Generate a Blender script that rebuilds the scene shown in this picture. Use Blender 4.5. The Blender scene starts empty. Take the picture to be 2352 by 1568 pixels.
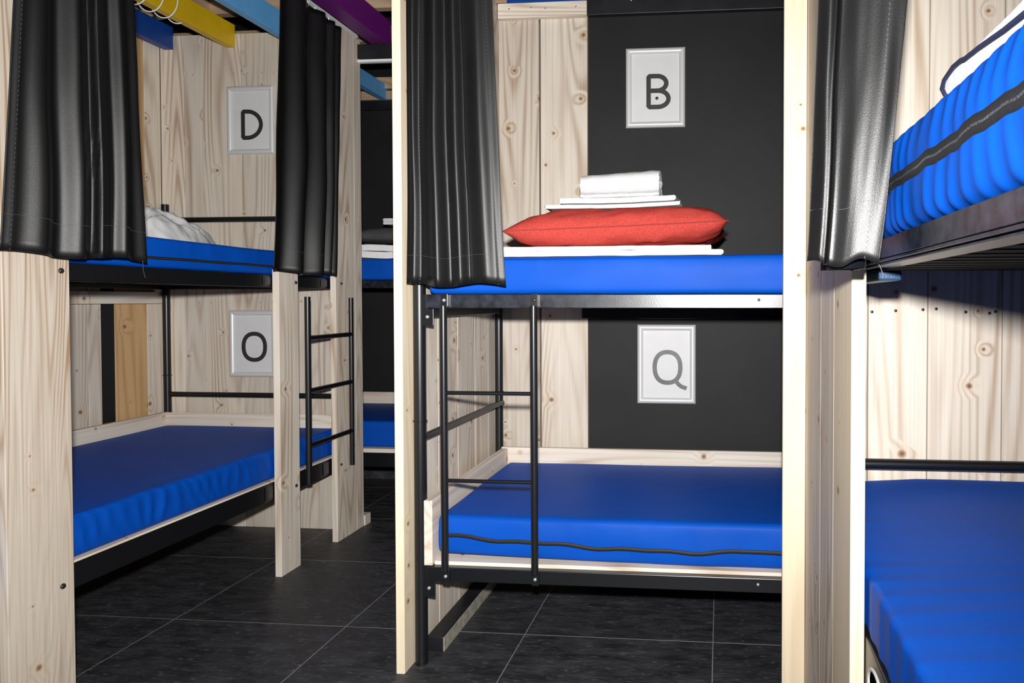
import bpy, bmesh, math, random
from mathutils import Vector, noise as mnoise
random.seed(7)
S = bpy.context.scene
COL = S.collection
PI = math.pi
def N3(x, y, z=0.0): return mnoise.noise(Vector((x, y, z)))

# ------------------------------------------------------------------ materials
def new_mat(name):
    m = bpy.data.materials.new(name); m.use_nodes = True
    nt = m.node_tree; b = nt.nodes['Principled BSDF']
    return m, nt, b
def nd(nt, typ, **kw):
    n = nt.nodes.new(typ)
    for k, v in kw.items():
        if k.startswith('i_'):
            key = k[2:]; key = int(key) if key.isdigit() else key.replace('_', ' ')
            n.inputs[key].default_value = v
        else: setattr(n, k, v)
    return n
def math_(nt, op, a, b=None, c=None, clamp=False):
    n = nt.nodes.new('ShaderNodeMath'); n.operation = op; n.use_clamp = clamp
    for i, x in enumerate((a, b, c)):
        if x is None: continue
        if isinstance(x, (int, float)): n.inputs[i].default_value = x
        else: nt.links.new(x, n.inputs[i])
    return n.outputs[0]
def mixc(nt, f, a, b, mode='MIX'):
    n = nt.nodes.new('ShaderNodeMix'); n.data_type = 'RGBA'; n.blend_type = mode
    for key, x in ((0, f), (6, a), (7, b)):
        if isinstance(x, (int, float)): n.inputs[key].default_value = x
        elif isinstance(x, tuple): n.inputs[key].default_value = (*x, 1)
        else: nt.links.new(x, n.inputs[key])
    return n.outputs[2]
def vmul(nt, v, s):
    n = nt.nodes.new('ShaderNodeVectorMath'); n.operation = 'MULTIPLY'
    nt.links.new(v, n.inputs[0]); n.inputs[1].default_value = s
    return n.outputs[0]
def mrange(nt, v, a, b, c=0., d=1., smooth=False):
    n = nt.nodes.new('ShaderNodeMapRange')
    if smooth: n.interpolation_type = 'SMOOTHSTEP'
    nt.links.new(v, n.inputs[0])
    for i, x in enumerate((a, b, c, d)): n.inputs[i+1].default_value = x
    return n.outputs[0]

def wood(name, axis, light=(.80, .735, .645), dark=(.42, .295, .20), knots=.42, gscale=1.0, contrast=1.0, rough=.55):
    m, nt, b = new_mat(name)
    tc = nd(nt, 'ShaderNodeTexCoord'); at = nd(nt, 'ShaderNodeAttribute', attribute_name='bd')
    sep = nd(nt, 'ShaderNodeSeparateColor'); nt.links.new(at.outputs['Color'], sep.inputs[0])
    off = nd(nt, 'ShaderNodeVectorMath', operation='MULTIPLY'); nt.links.new(at.outputs['Color'], off.inputs[0])
    off.inputs[1].default_value = (17.3, 29.1, 41.7)
    p = nd(nt, 'ShaderNodeVectorMath', operation='ADD'); nt.links.new(tc.outputs['Object'], p.inputs[0]); nt.links.new(off.outputs[0], p.inputs[1])
    p = p.outputs[0]
    i = 'XYZ'.index(axis)
    def st(k, s): 
        v = [s, s, s]; v[i] = s*k
        return tuple(v)
    # knots
    vo = nd(nt, 'ShaderNodeTexVoronoi', feature='F1', voronoi_dimensions='2D'); vo.inputs['Scale'].default_value = 1.0
    ps = nd(nt, 'ShaderNodeSeparateXYZ'); nt.links.new(p, ps.inputs[0])
    oth = [k for k in range(3) if k != i]
    kv = nd(nt, 'ShaderNodeCombineXYZ')
    nt.links.new(math_(nt, 'MULTIPLY', math_(nt, 'ADD', ps.outputs[oth[0]], ps.outputs[oth[1]]), 7.5), kv.inputs[0])
    nt.links.new(math_(nt, 'MULTIPLY', ps.outputs[i], 8.0), kv.inputs[1])
    nt.links.new(kv.outputs[0], vo.inputs['Vector'])
    vs = nd(nt, 'ShaderNodeSeparateColor'); nt.links.new(vo.outputs['Color'], vs.inputs[0])
    nz = nd(nt, 'ShaderNodeTexNoise'); nz.inputs['Scale'].default_value = 60; nz.inputs['Detail'].default_value = 2
    nt.links.new(p, nz.inputs['Vector'])
    d = math_(nt, 'ADD', vo.outputs['Distance'], math_(nt, 'MULTIPLY', math_(nt, 'SUBTRACT', nz.outputs[0], .5), .03))
    has = math_(nt, 'LESS_THAN', vs.outputs[0], knots)
    rad = math_(nt, 'MULTIPLY_ADD', math_(nt, 'POWER', vs.outputs[1], 2.0), .07, .026)
    kn = math_(nt, 'MULTIPLY', has, mrange(nt, math_(nt, 'DIVIDE', d, rad), .55, 1.15, 1, 0, True))
    core = math_(nt, 'MULTIPLY', has, mrange(nt, math_(nt, 'DIVIDE', d, rad), .1, .7, 1, 0, True))
    halo = math_(nt, 'MULTIPLY', has, mrange(nt, math_(nt, 'DIVIDE', d, rad), .8, 4.5, 1, 0, True))
    # cathedral grain
    n1 = nd(nt, 'ShaderNodeTexNoise'); n1.inputs['Scale'].default_value = 1; n1.inputs['Detail'].default_value = 1.5; n1.inputs['Roughness'].default_value = .35
    nt.links.new(vmul(nt, p, st(.07, 5.5*gscale)), n1.inputs['Vector'])
    g = math_(nt, 'ADD', n1.outputs[0], math_(nt, 'MULTIPLY', halo, .055))
    r = math_(nt, 'SINE', math_(nt, 'MULTIPLY', g, 120))
    r = math_(nt, 'POWER', math_(nt, 'MULTIPLY_ADD', r, .5, .5), 2.2)
    # how strongly the rings show varies across the board
    nv = nd(nt, 'ShaderNodeTexNoise'); nv.inputs['Scale'].default_value = 1; nv.inputs['Detail'].default_value = 1
    nt.links.new(vmul(nt, p, st(.12, 9)), nv.inputs['Vector'])
    r = math_(nt, 'MULTIPLY', r, mrange(nt, nv.outputs[0], .36, .66, .12, .95))
    nf = nd(nt, 'ShaderNodeTexNoise'); nf.inputs['Scale'].default_value = 1; nf.inputs['Detail'].default_value = 3
    nt.links.new(vmul(nt, p, st(.012, 170)), nf.inputs['Vector'])
    fine = mrange(nt, nf.outputs[0], .35, .7, 0, 1)
    nb = nd(nt, 'ShaderNodeTexNoise'); nb.inputs['Scale'].default_value = 1; nb.inputs['Detail'].default_value = 2
    nt.links.new(vmul(nt, p, st(.35, 6)), nb.inputs['Vector'])
    blot = mrange(nt, nb.outputs[0], .35, .7, 0, 1)
    f = math_(nt, 'ADD', math_(nt, 'MULTIPLY', r, .66*contrast), math_(nt, 'ADD', math_(nt, 'MULTIPLY', fine, .24*contrast), math_(nt, 'MULTIPLY', blot, .22)), clamp=True)
    c = mixc(nt, f, light, dark)
    c = mixc(nt, math_(nt, 'MULTIPLY', halo, .18), c, (.62, .42, .25))
    c = mixc(nt, math_(nt, 'MULTIPLY', kn, .75), c, (.30, .155, .075))
    c = mixc(nt, math_(nt, 'MULTIPLY', core, .7), c, (.09, .045, .025))
    tone = mrange(nt, sep.outputs[1], 0, 1, .78, 1.08)
    tn = nd(nt, 'ShaderNodeCombineColor')
    for k in range(3): nt.links.new(tone, tn.inputs[k])
    c = mixc(nt, 1.0, c, tn.outputs[0], 'MULTIPLY')
    nt.links.new(c, b.inputs['Base Color'])
    b.inputs['Roughness'].default_value = rough
    b.inputs['Specular IOR Level'].default_value = .25
    bp = nd(nt, 'ShaderNodeBump'); bp.inputs['Strength'].default_value = .15; bp.inputs['Distance'].default_value = .002
    nt.links.new(f, bp.inputs['Height']); nt.links.new(bp.outputs[0], b.inputs['Normal'])
    return m

def plain(name, col, rough=.5, metal=0., spec=.5, nscale=0, namp=.1, bump=0., bscale=200, bdist=.001, sheen=0.):
    m, nt, b = new_mat(name)
    b.inputs['Base Color'].default_value = (*col, 1); b.inputs['Roughness'].default_value = rough
    b.inputs['Metallic'].default_value = metal; b.inputs['Specular IOR Level'].default_value = spec
    if sheen:
        b.inputs['Sheen Weight'].default_value = sheen; b.inputs['Sheen Roughness'].default_value = .4
    tc = nd(nt, 'ShaderNodeTexCoord')
    if nscale:
        n = nd(nt, 'ShaderNodeTexNoise'); n.inputs['Scale'].default_value = nscale; n.inputs['Detail'].default_value = 4
        nt.links.new(tc.outputs['Object'], n.inputs['Vector'])
        lo = tuple(max(0, x*(1-namp)) for x in col); hi = tuple(min(1, x*(1+namp)) for x in col)
        nt.links.new(mixc(nt, mrange(nt, n.outputs[0], .3, .7), lo, hi), b.inputs['Base Color'])
    if bump:
        n2 = nd(nt, 'ShaderNodeTexNoise'); n2.inputs['Scale'].default_value = bscale; n2.inputs['Detail'].default_value = 2
        nt.links.new(tc.outputs['Object'], n2.inputs['Vector'])
        bp = nd(nt, 'ShaderNodeBump'); bp.inputs['Strength'].default_value = bump; bp.inputs['Distance'].default_value = bdist
        nt.links.new(n2.outputs[0], bp.inputs['Height']); nt.links.new(bp.outputs[0], b.inputs['Normal'])
    return m

W = {a: wood('spruce_' + a.lower(), a) for a in 'XYZ'}
W_bold = wood('spruce_bold', 'Z', light=(.66, .595, .51), dark=(.36, .245, .155), contrast=1.35, knots=.25, gscale=1.8)
W_clear = wood('spruce_clear', 'Z', light=(.80, .69, .52), dark=(.60, .46, .30), knots=.22, contrast=.7)
W_orange = wood('spruce_orange', 'Z', light=(.74, .50, .26), dark=(.52, .30, .12))
W_joist = {a: wood('joist_' + a.lower(), a, light=(.55, .40, .27), dark=(.30, .19, .11)) for a in 'XYZ'}
BLACKP = plain('black_panel_paint', (.0095, .0099, .0112), .62, spec=.3, nscale=3.5, namp=.25, bump=.2, bscale=90, bdist=.0006)
BLACKW = plain('black_stained_timber', (.009, .0095, .0125), .45, spec=.4, nscale=9, namp=.5, bump=.35, bscale=45, bdist=.001)
STEEL = plain('black_powder_coat', (.0065, .007, .009), .34, spec=.5, bump=.12, bscale=420, bdist=.0004)
STEEL_W = plain('worn_steel_rail', (.014, .016, .023), .30, metal=.0, spec=.6, nscale=38, namp=.75, bump=.25, bscale=260, bdist=.0004)
BOLT = plain('zinc_bolt', (.62, .63, .66), .35, metal=.7)
BOLT_D = plain('dark_bolt', (.05, .05, .055), .3, metal=.6)
ALU = plain('brushed_aluminium', (.66, .66, .67), .38, metal=.15, spec=.7)
PAPER = plain('paper', (.64, .64, .645), .5, nscale=14, namp=.03)
INK = plain('black_ink', (.022, .022, .024), .5)
INK_SHEEN = plain('black_ink_painted_sheen', (.085, .085, .088), .42, nscale=30, namp=.25)  # letter Q: glossy reflection painted into the ink as mottled grey
WHITE = plain('white_cotton', (.64, .64, .655), .85, spec=.15, bump=.25, bscale=260, bdist=.0006)
TERRY = plain('white_terry', (.62, .62, .62), .95, spec=.05, bump=.9, bscale=420, bdist=.0025)
DUVET = plain('duvet_cotton', (.80, .80, .80), .8, spec=.15)
RED = plain('red_linen', (.40, .05, .04), .95, spec=.03, nscale=260, namp=.22, bump=.4, bscale=500, bdist=.0006)
RED_S = plain('red_seam', (.26, .025, .022), .85)
GREYC = plain('grey_cotton', (.055, .055, .058), .85, nscale=25, namp=.15)
NAVY = plain('navy_trim', (.006, .011, .040), .7)
BLUE = plain('blue_mattress_vinyl', (.0008, .066, .41), .55, spec=.14, nscale=5, namp=.06, bump=.08, bscale=500, bdist=.0004)
ZIP = plain('zip_tape', (.006, .007, .009), .6, nscale=300, namp=.5, bump=.4, bscale=600, bdist=.0008)
ZIPT = plain('zip_teeth', (.07, .075, .085), .3, metal=.3, nscale=400, namp=.9)
CURT = plain('black_satin_vinyl', (.0045, .0045, .005), .43, spec=.47, nscale=12, namp=.12, bump=.6, bscale=800, bdist=.0005)
THREAD = plain('grey_thread', (.09, .09, .10), .8)
PBLUE = plain('blue_paint', (.003, .050, .27), .45, nscale=20, namp=.06)
PYEL = plain('yellow_paint', (.72, .46, .006), .45, nscale=20, namp=.06)
PLBL = plain('light_blue_paint', (.13, .43, .84), .45, nscale=20, namp=.06)
PPUR = plain('purple_paint', (.14, .009, .17), .45, nscale=20, namp=.06)
PRED = plain('red_paint', (.45, .03, .015), .45)
PLASTIC = plain('white_plastic', (.78, .80, .82), .4)
RIM = plain('grey_rim', (.55, .54, .52), .4)
SLAT = plain('matt_black_slat', (.0025, .0025, .003), .75, spec=.15)
DARKC = plain('dark_ceiling', (.006, .006, .008), .9, spec=.1)
PINS = plain('plug_pins', (.6, .6, .6), .3, metal=.8)

def slate():
    m, nt, b = new_mat('slate_tiles')
    tc = nd(nt, 'ShaderNodeTexCoord'); P = tc.outputs['Object']
    sp = nd(nt, 'ShaderNodeSeparateXYZ'); nt.links.new(P, sp.inputs[0])
    def tri(v, off, size):
        u = math_(nt, 'DIVIDE', math_(nt, 'SUBTRACT', v, off), size)
        fl = math_(nt, 'FLOOR', u); fr = math_(nt, 'SUBTRACT', u, fl)
        e = math_(nt, 'MULTIPLY', math_(nt, 'MINIMUM', fr, math_(nt, 'SUBTRACT', 1.0, fr)), size)
        return fl, e
    fx, ex = tri(sp.outputs[0], -.634, .612)
    fy, ey = tri(sp.outputs[1], 2.276, .576)
    e = math_(nt, 'MINIMUM', ex, ey)
    cb = nd(nt, 'ShaderNodeCombineXYZ'); nt.links.new(fx, cb.inputs[0]); nt.links.new(fy, cb.inputs[1])
    wn = nd(nt, 'ShaderNodeTexWhiteNoise', noise_dimensions='3D'); nt.links.new(cb.outputs[0], wn.inputs['Vector'])
    add = nd(nt, 'ShaderNodeVectorMath', operation='MULTIPLY_ADD'); nt.links.new(wn.outputs['Color'], add.inputs[0])
    add.inputs[1].default_value = (9, 9, 9); nt.links.new(P, add.inputs[2])
    n1 = nd(nt, 'ShaderNodeTexNoise'); n1.inputs['Scale'].default_value = 1; n1.inputs['Detail'].default_value = 6; n1.inputs['Roughness'].default_value = .62
    nt.links.new(vmul(nt, add.outputs[0], (9, 26, 9)), n1.inputs['Vector'])
    n2 = nd(nt, 'ShaderNodeTexNoise'); n2.inputs['Scale'].default_value = 3; n2.inputs['Detail'].default_value = 3
    nt.links.new(add.outputs[0], n2.inputs['Vector'])
    n3 = nd(nt, 'ShaderNodeTexNoise'); n3.inputs['Scale'].default_value = 1; n3.inputs['Detail'].default_value = 2
    nt.links.new(vmul(nt, add.outputs[0], (40, 85, 40)), n3.inputs['Vector'])
    c = mixc(nt, mrange(nt, n1.outputs[0], .35, .7), (.018, .0185, .022), (.058, .059, .067))
    c = mixc(nt, mrange(nt, n2.outputs[0], .4, .7, 0, .5), c, (.030, .028, .030))
    c = mixc(nt, mrange(nt, n3.outputs[0], .60, .74, 0, .55), c, (.13, .14, .15))
    gr = mrange(nt, e, .0012, .0026, 1, 0)
    c = mixc(nt, math_(nt, 'MULTIPLY', gr, .8), c, (.34, .34, .34))
    nt.links.new(c, b.inputs['Base Color'])
    b.inputs['Specular IOR Level'].default_value = .45
    nt.links.new(mrange(nt, n1.outputs[0], .3, .7, .38, .6), b.inputs['Roughness'])
    h = math_(nt, 'ADD', n1.outputs[0], math_(nt, 'MULTIPLY', n3.outputs[0], .35))
    h = math_(nt, 'SUBTRACT', h, math_(nt, 'MULTIPLY', gr, .5))
    bp = nd(nt, 'ShaderNodeBump'); bp.inputs['Strength'].default_value = .8; bp.inputs['Distance'].default_value = .008
    nt.links.new(h, bp.inputs['Height']); nt.links.new(bp.outputs[0], b.inputs['Normal'])
    return m
SLATE = slate()

# ------------------------------------------------------------------ mesh builder
class MB:
    def __init__(s): s.v = []; s.f = []; s.t = []; s.cur = (random.random(), random.random(), random.random(), 1); s.sm = []
    def tint(s, tone=None):
        s.cur = (random.random(), random.random() if tone is None else tone, random.random(), 1); return s
    def add(s, vs, fs, smooth=False):
        o = len(s.v); s.v += [tuple(p) for p in vs]
        for f in fs: s.f.append(tuple(i+o for i in f)); s.t.append(s.cur); s.sm.append(smooth)
        return s
    def box(s, x0, x1, y0, y1, z0, z1):
        v = [(x, y, z) for z in (z0, z1) for y in (y0, y1) for x in (x0, x1)]
        return s.add(v, [(0, 2, 3, 1), (4, 5, 7, 6), (0, 1, 5, 4), (2, 6, 7, 3), (0, 4, 6, 2), (1, 3, 7, 5)])
    def tube(s, pts, r, n=14, caps=True, closed=False):
        pts = [Vector(p) for p in pts]; m = len(pts); rings = []
        t0 = (pts[1]-pts[0]).normalized()
        up = Vector((0, 0, 1)) if abs(t0.z) < .9 else Vector((1, 0, 0))
        nrm = t0.cross(up).normalized()
        for i, p in enumerate(pts):
            if closed: t = (pts[(i+1) % m]-pts[i-1]).normalized()
            else: t = (pts[min(i+1, m-1)]-pts[max(i-1, 0)]).normalized()
            nrm = (nrm - t*nrm.dot(t)).normalized(); bn = t.cross(nrm)
            rr = r[i] if isinstance(r, (list, tuple)) else r
            rings.append([p + (nrm*math.cos(2*PI*k/n)+bn*math.sin(2*PI*k/n))*rr for k in range(n)])
        vs = [q for ring in rings for q in ring]; fs = []
        for i in range(m if closed else m-1):
            j = (i+1) % m
            for k in range(n): fs.append((i*n+k, i*n+(k+1) % n, j*n+(k+1) % n, j*n+k))
        s.add(vs, fs, True)
        if caps and not closed:
            s.add(rings[0], [tuple(range(n-1, -1, -1))]); s.add(rings[-1], [tuple(range(n))])
        return s
    def grid(s, rows, smooth=True, cu=False, cv=False):
        nu = len(rows); nv = len(rows[0]); fs = []
        for i in range(nu if cu else nu-1):
            for j in range(nv if cv else nv-1):
                a, b = (i+1) % nu, (j+1) % nv
                fs.append((i*nv+j, i*nv+b, a*nv+b, a*nv+j))
        return s.add([p for r in rows for p in r], fs, smooth)

def link(name, mb, mat, parent=None, base=(0, 0, 0), bevel=0., merge=False, solid=0., subd=0):
    me = bpy.data.meshes.new(name)
    bx, by, bz = base
    me.from_pydata([(x-bx, y-by, z-bz) for x, y, z in mb.v], [], mb.f)
    ca = me.color_attributes.new('bd', 'FLOAT_COLOR', 'CORNER')
    dat = []
    for p in me.polygons:
        p.use_smooth = mb.sm[p.index]
        dat += list(mb.t[p.index])*p.loop_total
    ca.data.foreach_set('color', dat)
    if merge:
        bm = bmesh.new(); bm.from_mesh(me); bmesh.ops.remove_doubles(bm, verts=bm.verts, dist=1e-5)
        bmesh.ops.recalc_face_normals(bm, faces=bm.faces); bm.to_mesh(me); bm.free()
    me.materials.append(mat); me.validate(); me.update()
    o = bpy.data.objects.new(name, me); COL.objects.link(o)
    if parent: o.parent = parent
    else: o.location = base
    if solid:
        md = o.modifiers.new('thick', 'SOLIDIFY'); md.thickness = solid; md.offset = 0
    if bevel:
        md = o.modifiers.new('edge', 'BEVEL'); md.width = bevel; md.segments = 2; md.limit_method = 'ANGLE'; md.angle_limit = .7
    return o

class Thing:
    """an Empty at the base of a thing; part() adds a mesh below it (or below another part)"""
    def __init__(s, name, base, label, cat, group=None, kind=None):
        s.base = base
        s.o = bpy.data.objects.new(name, None); COL.objects.link(s.o); s.o.location = base; s.o.empty_display_size = .05
        s.o['label'] = label; s.o['category'] = cat
        if group: s.o['group'] = group
        if kind: s.o['kind'] = kind
    def part(s, name, mb, mat, parent=None, label=None, **kw):
        o = link(name, mb, mat, parent or s.o, s.base, **kw)
        if label: o['label'] = label
        return o
def single(name, mb, mat, base, label, cat, group=None, **kw):
    o = link(name, mb, mat, None, base, **kw); o['label'] = label; o['category'] = cat
    if group: o['group'] = group
    return o
def struct(name, mb, mat, parent=None, label=None, cat=None, **kw):
    o = link(name, mb, mat, parent, (0, 0, 0), **kw)
    if not parent:
        o['kind'] = 'structure'
        if label: o['label'] = label
        if cat: o['category'] = cat
    return o
def screw_head(p, axis, r=.004, h=.0025, sgn=-1):
    """a small domed head standing off a face; axis is the outward direction index"""
    mb = MB(); n = 12; ring = []
    for rr, hh in ((r, 0), (r, h*.5), (r*.7, h), (.0001, h*.9)):
        row = []
        for k in range(n):
            a = 2*PI*k/n; q = list(p); i, j = [(1, 2), (0, 2), (0, 1)][axis]
            q[i] += rr*math.cos(a); q[j] += rr*math.sin(a); q[axis] += sgn*hh; row.append(tuple(q))
        ring.append(row)
    return mb.grid(ring, True, cv=True)

# ------------------------------------------------------------------ setting
mb = MB().box(-3.4, 2.2, -1.2, 4.9, -.05, 0)
struct('floor', mb, SLATE, label='dark slate tile floor with thin pale grout lines', cat='floor')
mb = MB().box(-3.4, 2.2, -1.2, 4.9, 3.0, 3.05)
struct('ceiling', mb, DARKC, label='dark ceiling void above the bunks', cat='ceiling')

def planks(mb, horiz, edges, face, depth, z0, z1, gap=.0022, tones=None):
    """upright planks; horiz 'X': the wall runs along X and faces -Y at y=face; 'Y': runs along Y, faces +X at x=face"""
    for i in range(len(edges)-1):
        mb.tint(tones[i] if tones else None)
        a, b = edges[i]+gap/2, edges[i+1]-gap/2
        if horiz == 'X': mb.box(a, b, face, face+depth, z0, z1)
        else: mb.box(face-depth, face, a, b, z0, z1)
    return mb
# left wall behind the left bunk, faces +X
XL = -2.69
mb = planks(MB(), 'Y', [.3, .5, .68, .87, 1.06, 1.25, 1.44, 1.63, 1.81, 2.0, 2.19, 2.38, 2.52, 2.69, 2.83, 2.898], XL, .025, 0, 2.36)
mb2 = planks(MB(), 'Y', [3.15, 3.25], XL, .025, 0, 2.36)
mb.t += mb2.t; o_ = len(mb.v); mb.v += mb2.v; mb.f += [tuple(i+o_ for i in f) for f in mb2.f]; mb.sm += mb2.sm
wl = struct('wall_left', mb, W['Z'], bevel=.0015, label='pale spruce plank wall behind the left bunk', cat='wall')
struct('black_plank', MB().box(XL-.025, XL, 2.9, 2.965, 0, 2.36), BLACKP, wl)
struct('orange_plank', MB().box(XL-.025, XL, 2.967, 3.149, 0, 2.36), W_orange, wl, bevel=.0015)
struct('backing', MB().box(XL-.05, XL-.026, .3, 3.3, 0, 2.36), DARKC, wl)
# wall with the two left signs, faces -Y
YD = 3.25
mb = planks(MB(), 'X', [-2.69, -2.57, -2.476, -2.278, -2.093, -1.905, -1.742], YD, .028, 0, 2.36)
wd = struct('wall_rear_left', mb, W['Z'], bevel=.0015, label='pale spruce plank wall carrying the two left signs', cat='wall')
struct('backing', MB().box(-2.72, -1.745, YD+.03, YD+.06, 0, 2.35), DARKC, wd)
for x, z in ((-2.52, 2.17), (-2.43, 2.17), (-2.31, 2.17), (-2.24, 2.17), (-2.17, 2.17), (-2.11, 2.17), (-2.5, 1.08), (-2.44, 1.08), (-2.24, 1.08), (-2.19, 1.08), (-2.13, 1.085)):
    struct('screw', screw_head((x, YD, z), 1), BOLT, wd)
# main bunk: back wall
YB = 2.92
mb = planks(MB(), 'X', [-.96, -.743, -.541], YB, .028, 0, 2.30, gap=.007)
wb = struct('wall_back', mb, W['Z'], bevel=.0015, label='back wall of the middle bunk, two pale planks beside a black panel', cat='wall')
struct('black_panel', MB().box(-.5395, 1.3, YB+.004, YB+.026, 0, 2.30), BLACKP, wb)
struct('backing', MB().box(-.96, 1.3, YB+.03, YB+.06, 0, 2.30), DARKC, wb)
# main bunk: left partition
mb = planks(MB(), 'Y', [2.092, 2.255, 2.43, 2.606, 2.76, 2.918], -.913, .026, 0, 2.30)
wp = struct('wall_partition', mb, W['Z'], bevel=.0015, label='partition of pale planks at the left end of the middle bunk', cat='wall')
# right bunk: end wall faces -Y
YR = 1.95
mb = planks(MB(), 'X', [.2625, .39, .544, .733, .93, 1.12, 1.32, 1.5, 1.7], YR, .028, 0, 2.6, tones=[.9, .95, .9, .85, .9, .9, .9, .9])
wr = struct('wall_right', mb, W['Z'], bevel=.0015, label='sunlit-bright spruce plank end wall of the right bunk'.replace('sunlit-bright', 'bright'), cat='wall')
struct('backing', MB().box(.262, 1.7, YR+.03, YR+.05, 0, 2.6), DARKC, wr)
for x, z in ((.40, 1.06), (.461, 1.063), (.531, 1.066), (.565, 1.068), (.64, 1.06), (.70, 1.057), (.715, 1.061)):
    struct('screw', screw_head((x, YR, z), 1), BOLT_D, wr)
# far black wall
YF = 4.22
wf = struct('wall_far', MB().box(-3.4, 2.2, YF, YF+.03, 0, 3.0), BLACKP, label='black painted wall behind the far bunk', cat='wall')
struct('trim_1', MB().box(-3.0, .6, YF-.02, YF-.001, 2.243, 2.30), BLACKW, label='black board along the top of the far wall', cat='trim', bevel=.002)
struct('baseboard_far', MB().box(-3.0, .6, YF-.015, YF-.001, 0, .055), SLATE, label='dark slate skirting at the foot of the far wall', cat='skirting')
struct('wall_outer_left', MB().box(-3.43, -3.4, -1.2, 4.25, 0, 3.0), DARKC, label='dark outer wall far left, seen only above the planks', cat='wall')
struct('wall_outer_right', MB().box(2.2, 2.23, -1.2, 4.25, 0, 3.0), DARKC, label='dark outer wall right of the right bunk', cat='wall')
# battens on the walls (horizontal boards fixed to them)
struct('trim_2', MB().box(-2.689, -2.64, .6, 3.205, 1.076, 1.13), W['Y'], label='horizontal wooden batten on the left wall under the upper bed', cat='trim', bevel=.002)
t3 = struct('trim_3', MB().box(-.91, -.541, YB-.028, YB-.001, 2.243, 2.303), W['X'], label='wooden board across the top of the two planks', cat='trim', bevel=.0015)
for x, z in ((-.862, 2.278), (-.77, 2.281), (-.71, 2.276), (-.585, 2.278)):
    struct('screw', screw_head((x, YB-.028, z), 1, .0045), BOLT, t3)
t4 = struct('trim_4', MB().box(-.5405, 1.2, YB-.03, YB-.001, 2.243, 2.318), BLACKW, label='black stained beam across the top of the black panel', cat='trim', bevel=.002)
for x, z in ((-.36, 2.295), (-.02, 2.298)):
    struct('screw', screw_head((x, YB-.03, z), 1, .003), BOLT, t4)
struct('trim_5', MB().box(-.555, 1.1, YB-.075, YB+.003, 1.018, 1.062), BLACKW, label='black batten on the black panel below the upper bed', cat='trim', bevel=.002)
struct('trim_7', MB().box(-1.741, -1.716, 3.246, 3.312, 0, 2.33), W['Z'], label='edge board closing the end of the sign wall beside the far ladder post', cat='trim', bevel=.002)
struct('trim_6', MB().box(-1.745, -1.712, 3.316, 3.37, 0, .05), W['X'], label='small wooden block on the floor behind the ladder post', cat='trim', bevel=.001)

# ------------------------------------------------------------------ upright boards
def upright(name, x0, x1, y0, y1, z1, label, mat=None, bolts=(), face='X', ends=()):
    t = Thing(name, ((x0+x1)/2, (y0+y1)/2, 0), label, 'post')
    t.part('board', MB().tint(.75).box(x0, x1, y0, y1, 0, z1), mat or W['Z'], bevel=.002)
    for (y, z, r) in bolts:
        t.part('bolt', screw_head((x1, y, z), 0, r, .005, 1), BOLT_D)
    return t
upright('upright_board', -1.747, -1.72, 1.576, 1.757, 2.6, 'wide pale spruce upright board nearest the camera, half covered by the leftmost curtain', W_bold, [(1.732, 1.168, .0075), (1.722, .34, .0075)])
upright('upright_board', -1.747, -1.72, 2.663, 2.793, 1.212, 'short spruce upright between the lower left mattress and the near rail of the small ladder', W['Z'], [(2.775, 1.163, .007), (2.765, .337, .007)])
upright('upright_board', -1.742, -1.715, 3.073, 3.243, 2.33, 'spruce upright behind the far rail of the small ladder, under the purple beam', W['Z'], [(3.118, 1.167, .006), (3.104, .346, .006)])
upright('upright_board', -.941, -.915, 1.998, 2.09, 2.6, 'tall narrow bright upright in the centre beside the black steel leg', W_clear)
upright('upright_board', .172, .234, 2.005, 2.028, 2.6, 'bright spruce board at the right end of the middle bunk', W_clear)
upright('upright_board', .235, .261, 1.717, 2.03, 2.6, 'side board touching the bright board right of the middle bunk', W['Z'])
upright('upright_board', .235, .261, 1.522, 1.715, 2.6, 'greyish side board between the two other right bunk side boards', W['Z'])
upright('upright_board', .235, .261, 1.32, 1.52, 2.6, 'front side board of the right bunk with a bright white edge, below the right curtain', W_clear)

# ------------------------------------------------------------------ steel bunk frames
def plate_bolt(t, parent, p, axis=1, sgn=-1, s=.0105, mat=STEEL):
    x, y, z = p
    if axis == 1: m_ = MB().box(x-s, x+s, y-.0025, y, z-s, z+s)
    else: m_ = MB().box(x, x+.0025, y-s, y+s, z-s, z+s)
    pl = t.part('bolt_plate', m_, mat, parent, bevel=.001)
    return pl

def zring(x, y, z, r, rr=.0022):
    return MB().tube([(x+r*math.cos(a*PI/10), y+r*math.sin(a*PI/10), z) for a in range(20)], rr, 8, closed=True)

# middle bunk -------------------------------------------------------------
t = Thing('bunk_bed', (-.9, 2.07, 0), 'black steel double bunk frame in the middle, under the red pillow', 'bunk bed')
LX, LY, LY2, RX = -.893, 2.066, 2.835, 1.13
lf = t.part('leg', MB().tube([(LX, LY, 0), (LX, LY, 1.36)], .0185, 20), STEEL)
t.part('joint_ring', zring(LX, LY, .731, .0192), STEEL, lf)
lr = t.part('leg', MB().tube([(LX, LY2, 0), (LX, LY2, 1.36)], .016, 20), STEEL)
t.part('joint_ring', zring(LX, LY2, .722, .0167), STEEL, lr)
t.part('leg', MB().tube([(RX, LY, 0), (RX, LY, 1.36)], .0185, 16), STEEL)
t.part('leg', MB().tube([(RX, LY2, 0), (RX, LY2, 1.36)], .016, 16), STEEL)
t.part('end_bar', MB().tube([(LX+.012, LY, .684), (LX+.012, LY2, .678)], .0105, 14), STEEL)
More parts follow.
